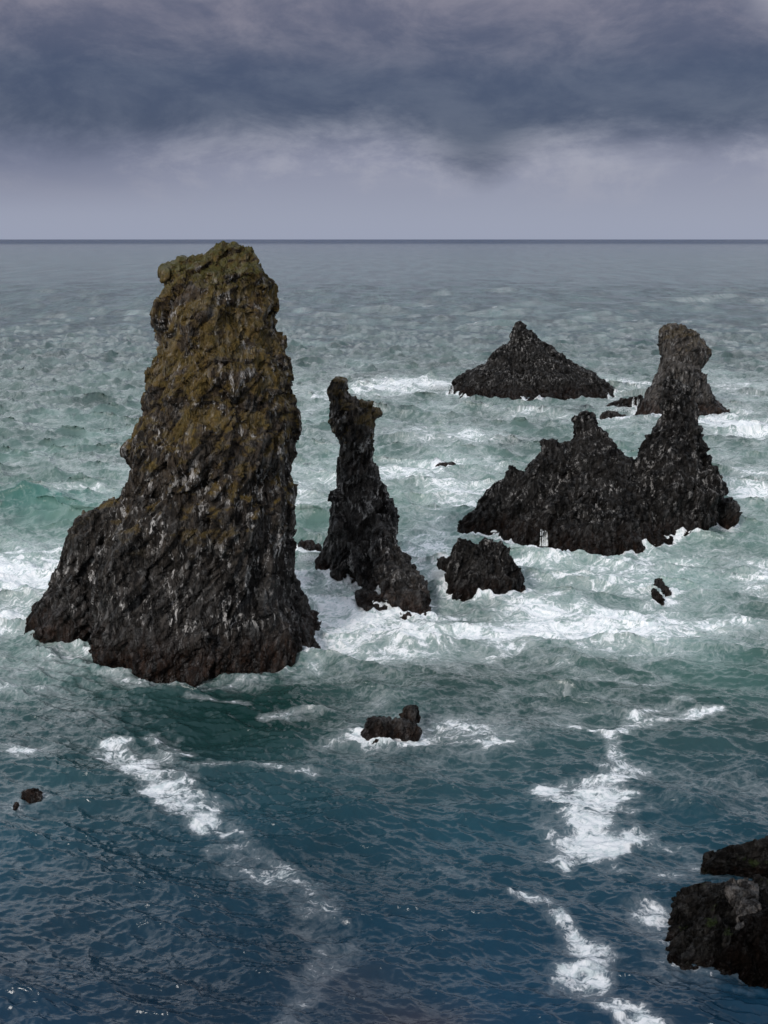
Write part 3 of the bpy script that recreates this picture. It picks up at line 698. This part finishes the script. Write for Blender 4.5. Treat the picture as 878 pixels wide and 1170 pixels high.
# ------------------------------------------------------------------ spray, cascades
MW, N = material("white_water")
bs = N.new('ShaderNodeBsdfPrincipled'); N.put(bs.inputs['Base Color'], N.mix(N.noise(None, 3, 3), (.6, .64, .65), (.85, .86, .86))); bs.inputs['Roughness'].default_value = .5
o = N.new('ShaderNodeOutputMaterial'); N.l.new(bs.outputs[0], o.inputs[0])
def cascade(px0, px1, ytop, ybot, label, bvhlabel, nst=14, rad_=.05):
    bv = BVH.get(bvhlabel)
    rg = random.Random(int(px0 * 7 + ytop)); V = []; F = []
    for k in range(nst):
        px = rg.uniform(px0, px1); y0 = ytop + rg.uniform(0, .5) * (ybot - ytop); rr = rad_ * rg.uniform(.4, 1.1); prev = None; off = rg.uniform(-.5, .5)
        n = 12
        for i in range(n + 1):
            t = i / n; py = y0 + (ybot + 1 - y0) * t
            d = Vector(ray(px + off * t * 2 + rg.uniform(-.3, .3), py)).normalized()
            hit = bv.ray_cast(Vector((0, 0, H)), d) if bv else (None,)
            if hit[0] is None: prev = None; continue
            p = hit[0] - d * .06
            if prev is not None and (p - prev).length < 1.6:
                s = len(V); a = rr * (.5 + .8 * t)
                for q, aa in ((prev, a), (p, a * 1.1)):
                    for j in range(4):
                        th = j * math.pi / 2; V.append((q.x + aa * math.cos(th), q.y + aa * math.sin(th), q.z))
                for j in range(4): F.append((s + j, s + (j + 1) % 4, s + 4 + (j + 1) % 4, s + 4 + j))
            prev = p
    if not F: print('no cascade', label); return
    me = bpy.data.meshes.new('water_cascade'); me.from_pydata(V, [], F); me.materials.append(MW)
    o = bpy.data.objects.new('water_cascade', me); COL.objects.link(o); tag(o, label, 'cascade', 'white water running off the rocks')
CR = 'large black jagged crag with a broad peak and a grey spire on its right'
cascade(618, 626, 604, 623, 'brightest white cascade pouring down the left foot of the twin peaked crag', CR, 16, .045)
PI_ = 'wide pyramid shaped black rock island, farthest left of the distant rocks'
cascade(513, 519, 438, 449, 'small white spout at the left tip of the pyramid shaped island', PI_, 6, .06)
LE = 'low rock ledge running out left from the foot of the grey blocky headed stack'
cascade(722, 731, 452, 466, 'white water pouring over the ledge beside the grey blocky headed stack', LE, 9, .06)

def spray(px, py, wpx, hgt, depth, n, size, label):
    rg = random.Random(int(px * 3 + py)); V = []; F = []
    g = ground(px, py); w = (ground(px + wpx, py) - ground(px - wpx, py))[0] / 2
    for _ in range(n):
        u = rg.gauss(0, .5); v = rg.gauss(0, .5); hh = abs(rg.gauss(0, .42)) * hgt * math.exp(-u * u)
        c = Vector((g[0] + u * w, g[1] + v * depth, hh + .05)); s = size * rg.uniform(.4, 1.2) * (1.15 - .6 * min(1, hh / hgt)); k = len(V)
        for q in ((1, 0, 0), (-1, 0, 0), (0, 1, 0), (0, -1, 0), (0, 0, 1.1), (0, 0, -1.1)): V.append((c.x + q[0] * s, c.y + q[1] * s, c.z + q[2] * s))
        for a, b in ((0, 2), (2, 1), (1, 3), (3, 0)): F.append((k + a, k + b, k + 4)); F.append((k + b, k + a, k + 5))
    me = bpy.data.meshes.new('sea_spray'); me.from_pydata(V, [], F); me.materials.append(MW)
    o = bpy.data.objects.new('sea_spray', me); COL.objects.link(o); tag(o, label, 'sea spray', kind='stuff')
spray(507, 660, 14, 1.6, 1.2, 2600, .035, 'white spray thrown up between the needle and the block shaped rock')
spray(352, 640, 12, .9, 1.2, 1200, .035, 'white spray at the left foot of the leaning needle')
spray(392, 652, 16, .8, .8, 1000, .035, 'white spray in the hollow at the front foot of the needle')
spray(503, 445, 14, 1.5, 2, 1400, .07, 'white surf bursting at the left tip of the pyramid shaped island')
spray(716, 624, 22, .6, .8, 1000, .035, 'white surf splashing along the front foot of the twin peaked crag')
spray(712, 470, 18, 1.0, 1.5, 800, .06, 'white surf washing over the low ledge by the far stack')

# ------------------------------------------------------------------ sky
world = bpy.data.worlds.new("World"); scene.world = world; world.use_nodes = True
N = NT(world.node_tree)
SUN_AZ, SUN_EL = R(-150), R(29)          # azimuth clockwise from +Y
tc = N.new('ShaderNodeTexCoord'); Dv = tc.outputs['Generated']
sk = N.new('ShaderNodeTexSky', sky_type='NISHITA', sun_disc=False, sun_elevation=SUN_EL, sun_rotation=SUN_AZ)
sd = N.new('ShaderNodeSeparateXYZ'); N.put(sd.inputs[0], N.vmath('NORMALIZE', Dv))
elev = N.math('MULTIPLY', N.math('ARCSINE', sd.outputs[2]), 180 / math.pi)
az = N.math('MULTIPLY', N.math('ARCTAN2', sd.outputs[0], sd.outputs[1]), 180 / math.pi)
SV = N.vmath('MULTIPLY', Dv, (3.2, 3.2, 13))
SV2 = N.vmath('MULTIPLY', Dv, (9, 9, 20))
n1 = N.noise(SV, 1.0, 6, .55, .5); n2 = N.noise(SV2, 1.0, 8, .66, .3); n3 = N.noise(SV, .45, 3, .5)
def dev(n, k): return N.math('MULTIPLY', N.math('SUBTRACT', n, .5), k)
def gauss(a0, w):   # bump over azimuth in degrees
    q = N.math('DIVIDE', N.math('SUBTRACT', az, a0), w)
    return N.math('POWER', 2.718, N.math('MULTIPLY', N.math('MULTIPLY', q, q), -1))
def azd(px): return math.degrees(math.atan((px - 439) / FPX))
# lower ragged edge of the dark cloud deck; hangs lower left of centre-right
edge = N.math('ADD', 4.6, N.math('ADD', dev(n1, 1.6), dev(n2, 2.3)))
edge = N.math('ADD', edge, N.math('MULTIPLY', gauss(azd(540), 2.4), -1.5))
edge = N.math('ADD', edge, N.math('MULTIPLY', gauss(azd(420), 4.), .3))
deck = N.math('SUBTRACT', elev, edge)
low = N.mix(N.ss(elev, 0, 4.5), srgb(152, 159, 180), srgb(134, 137, 160))
low = N.mix(N.math('MULTIPLY', N.ss(n1, .44, .66), N.ss(elev, 1.5, 4)), low, srgb(160, 162, 178))
low = N.mix(N.math('MULTIPLY', N.ss(n2, .46, .64), N.ss(elev, .8, 3.5, 0, .55)), low, srgb(164, 165, 180))
low = N.mix(N.math('MULTIPLY', N.math('MULTIPLY', N.ss(az, -6, -16), N.ss(elev, 1.0, 4.2)), .75), low, srgb(100, 107, 134))
dark = N.mix(N.ss(n2, .35, .68), srgb(64, 74, 101), srgb(86, 94, 116))
c = N.mix(N.ss(deck, -1.2, 1.4), low, dark)
t2 = N.ss(N.math('ADD', elev, N.math('ADD', dev(n1, 2.4), dev(n2, 1.1))), 7.5, 10.6)
upper = N.mix(N.ss(n2, .35, .7), srgb(92, 95, 117), srgb(130, 127, 142))
c = N.mix(t2, c, upper)
t3 = N.ss(N.math('ADD', elev, N.math('ADD', dev(n1, 5), N.math('MULTIPLY', gauss(azd(900), 4), 2.2))), 11.0, 13.4)
c = N.mix(t3, c, srgb(162, 160, 172))
# unseen sky: bright band shaped to light foam and ripples, darker overhead and behind
hi = N.mix(N.ss(N.noise(Dv, 2.2, 5, .55), .35, .65), (.70, .76, .86), (1.30, 1.34, 1.40))
c = N.mix(1.0, c, (.717, .717, .717), 'MULTIPLY')
c = N.mix(N.ss(elev, 11.5, 18), c, hi)
c = N.mix(N.ss(elev, 28, 60), c, (.27, .32, .40))
back = N.ss(sd.outputs[1], .1, -.8)
c = N.mix(N.math('MULTIPLY', back, N.ss(elev, 3, 25)), c, (.42, .45, .5))
c10 = N.vmath('SCALE', c); c10.node.inputs['Scale'].default_value = 10.
colr = N.mix(.96, sk.outputs[0], c10)
bg = N.new('ShaderNodeBackground'); N.put(bg.inputs[0], colr); bg.inputs[1].default_value = .1
o = N.new('ShaderNodeOutputWorld'); N.l.new(bg.outputs[0], o.inputs[0])
world.cycles.sampling_method = 'MANUAL'; world.cycles.sample_map_resolution = 512

ld = bpy.data.lights.new("sun", 'SUN'); ld.energy = 1.5; ld.angle = R(13); ld.color = (1, .965, .92)
lo = bpy.data.objects.new("sun", ld); COL.objects.link(lo)
sdv = Vector((math.sin(SUN_AZ) * math.cos(SUN_EL), math.cos(SUN_AZ) * math.cos(SUN_EL), math.sin(SUN_EL)))
lo.rotation_euler = sdv.to_track_quat('Z', 'Y').to_euler(); lo.location = (0, 0, 60)

vs = scene.view_settings; vs.view_transform = 'Standard'; vs.look = 'None'; vs.exposure = .48; vs.gamma = 1
scene.cycles.use_denoising = True; scene.cycles.sample_clamp_direct = .8; scene.cycles.sample_clamp_indirect = 1.5; scene.cycles.max_bounces = 4; scene.cycles.diffuse_bounces = 2; scene.cycles.glossy_bounces = 3
scene.cycles.caustics_reflective = False; scene.cycles.caustics_refractive = False
print('done', round(time.time() - T0, 1))
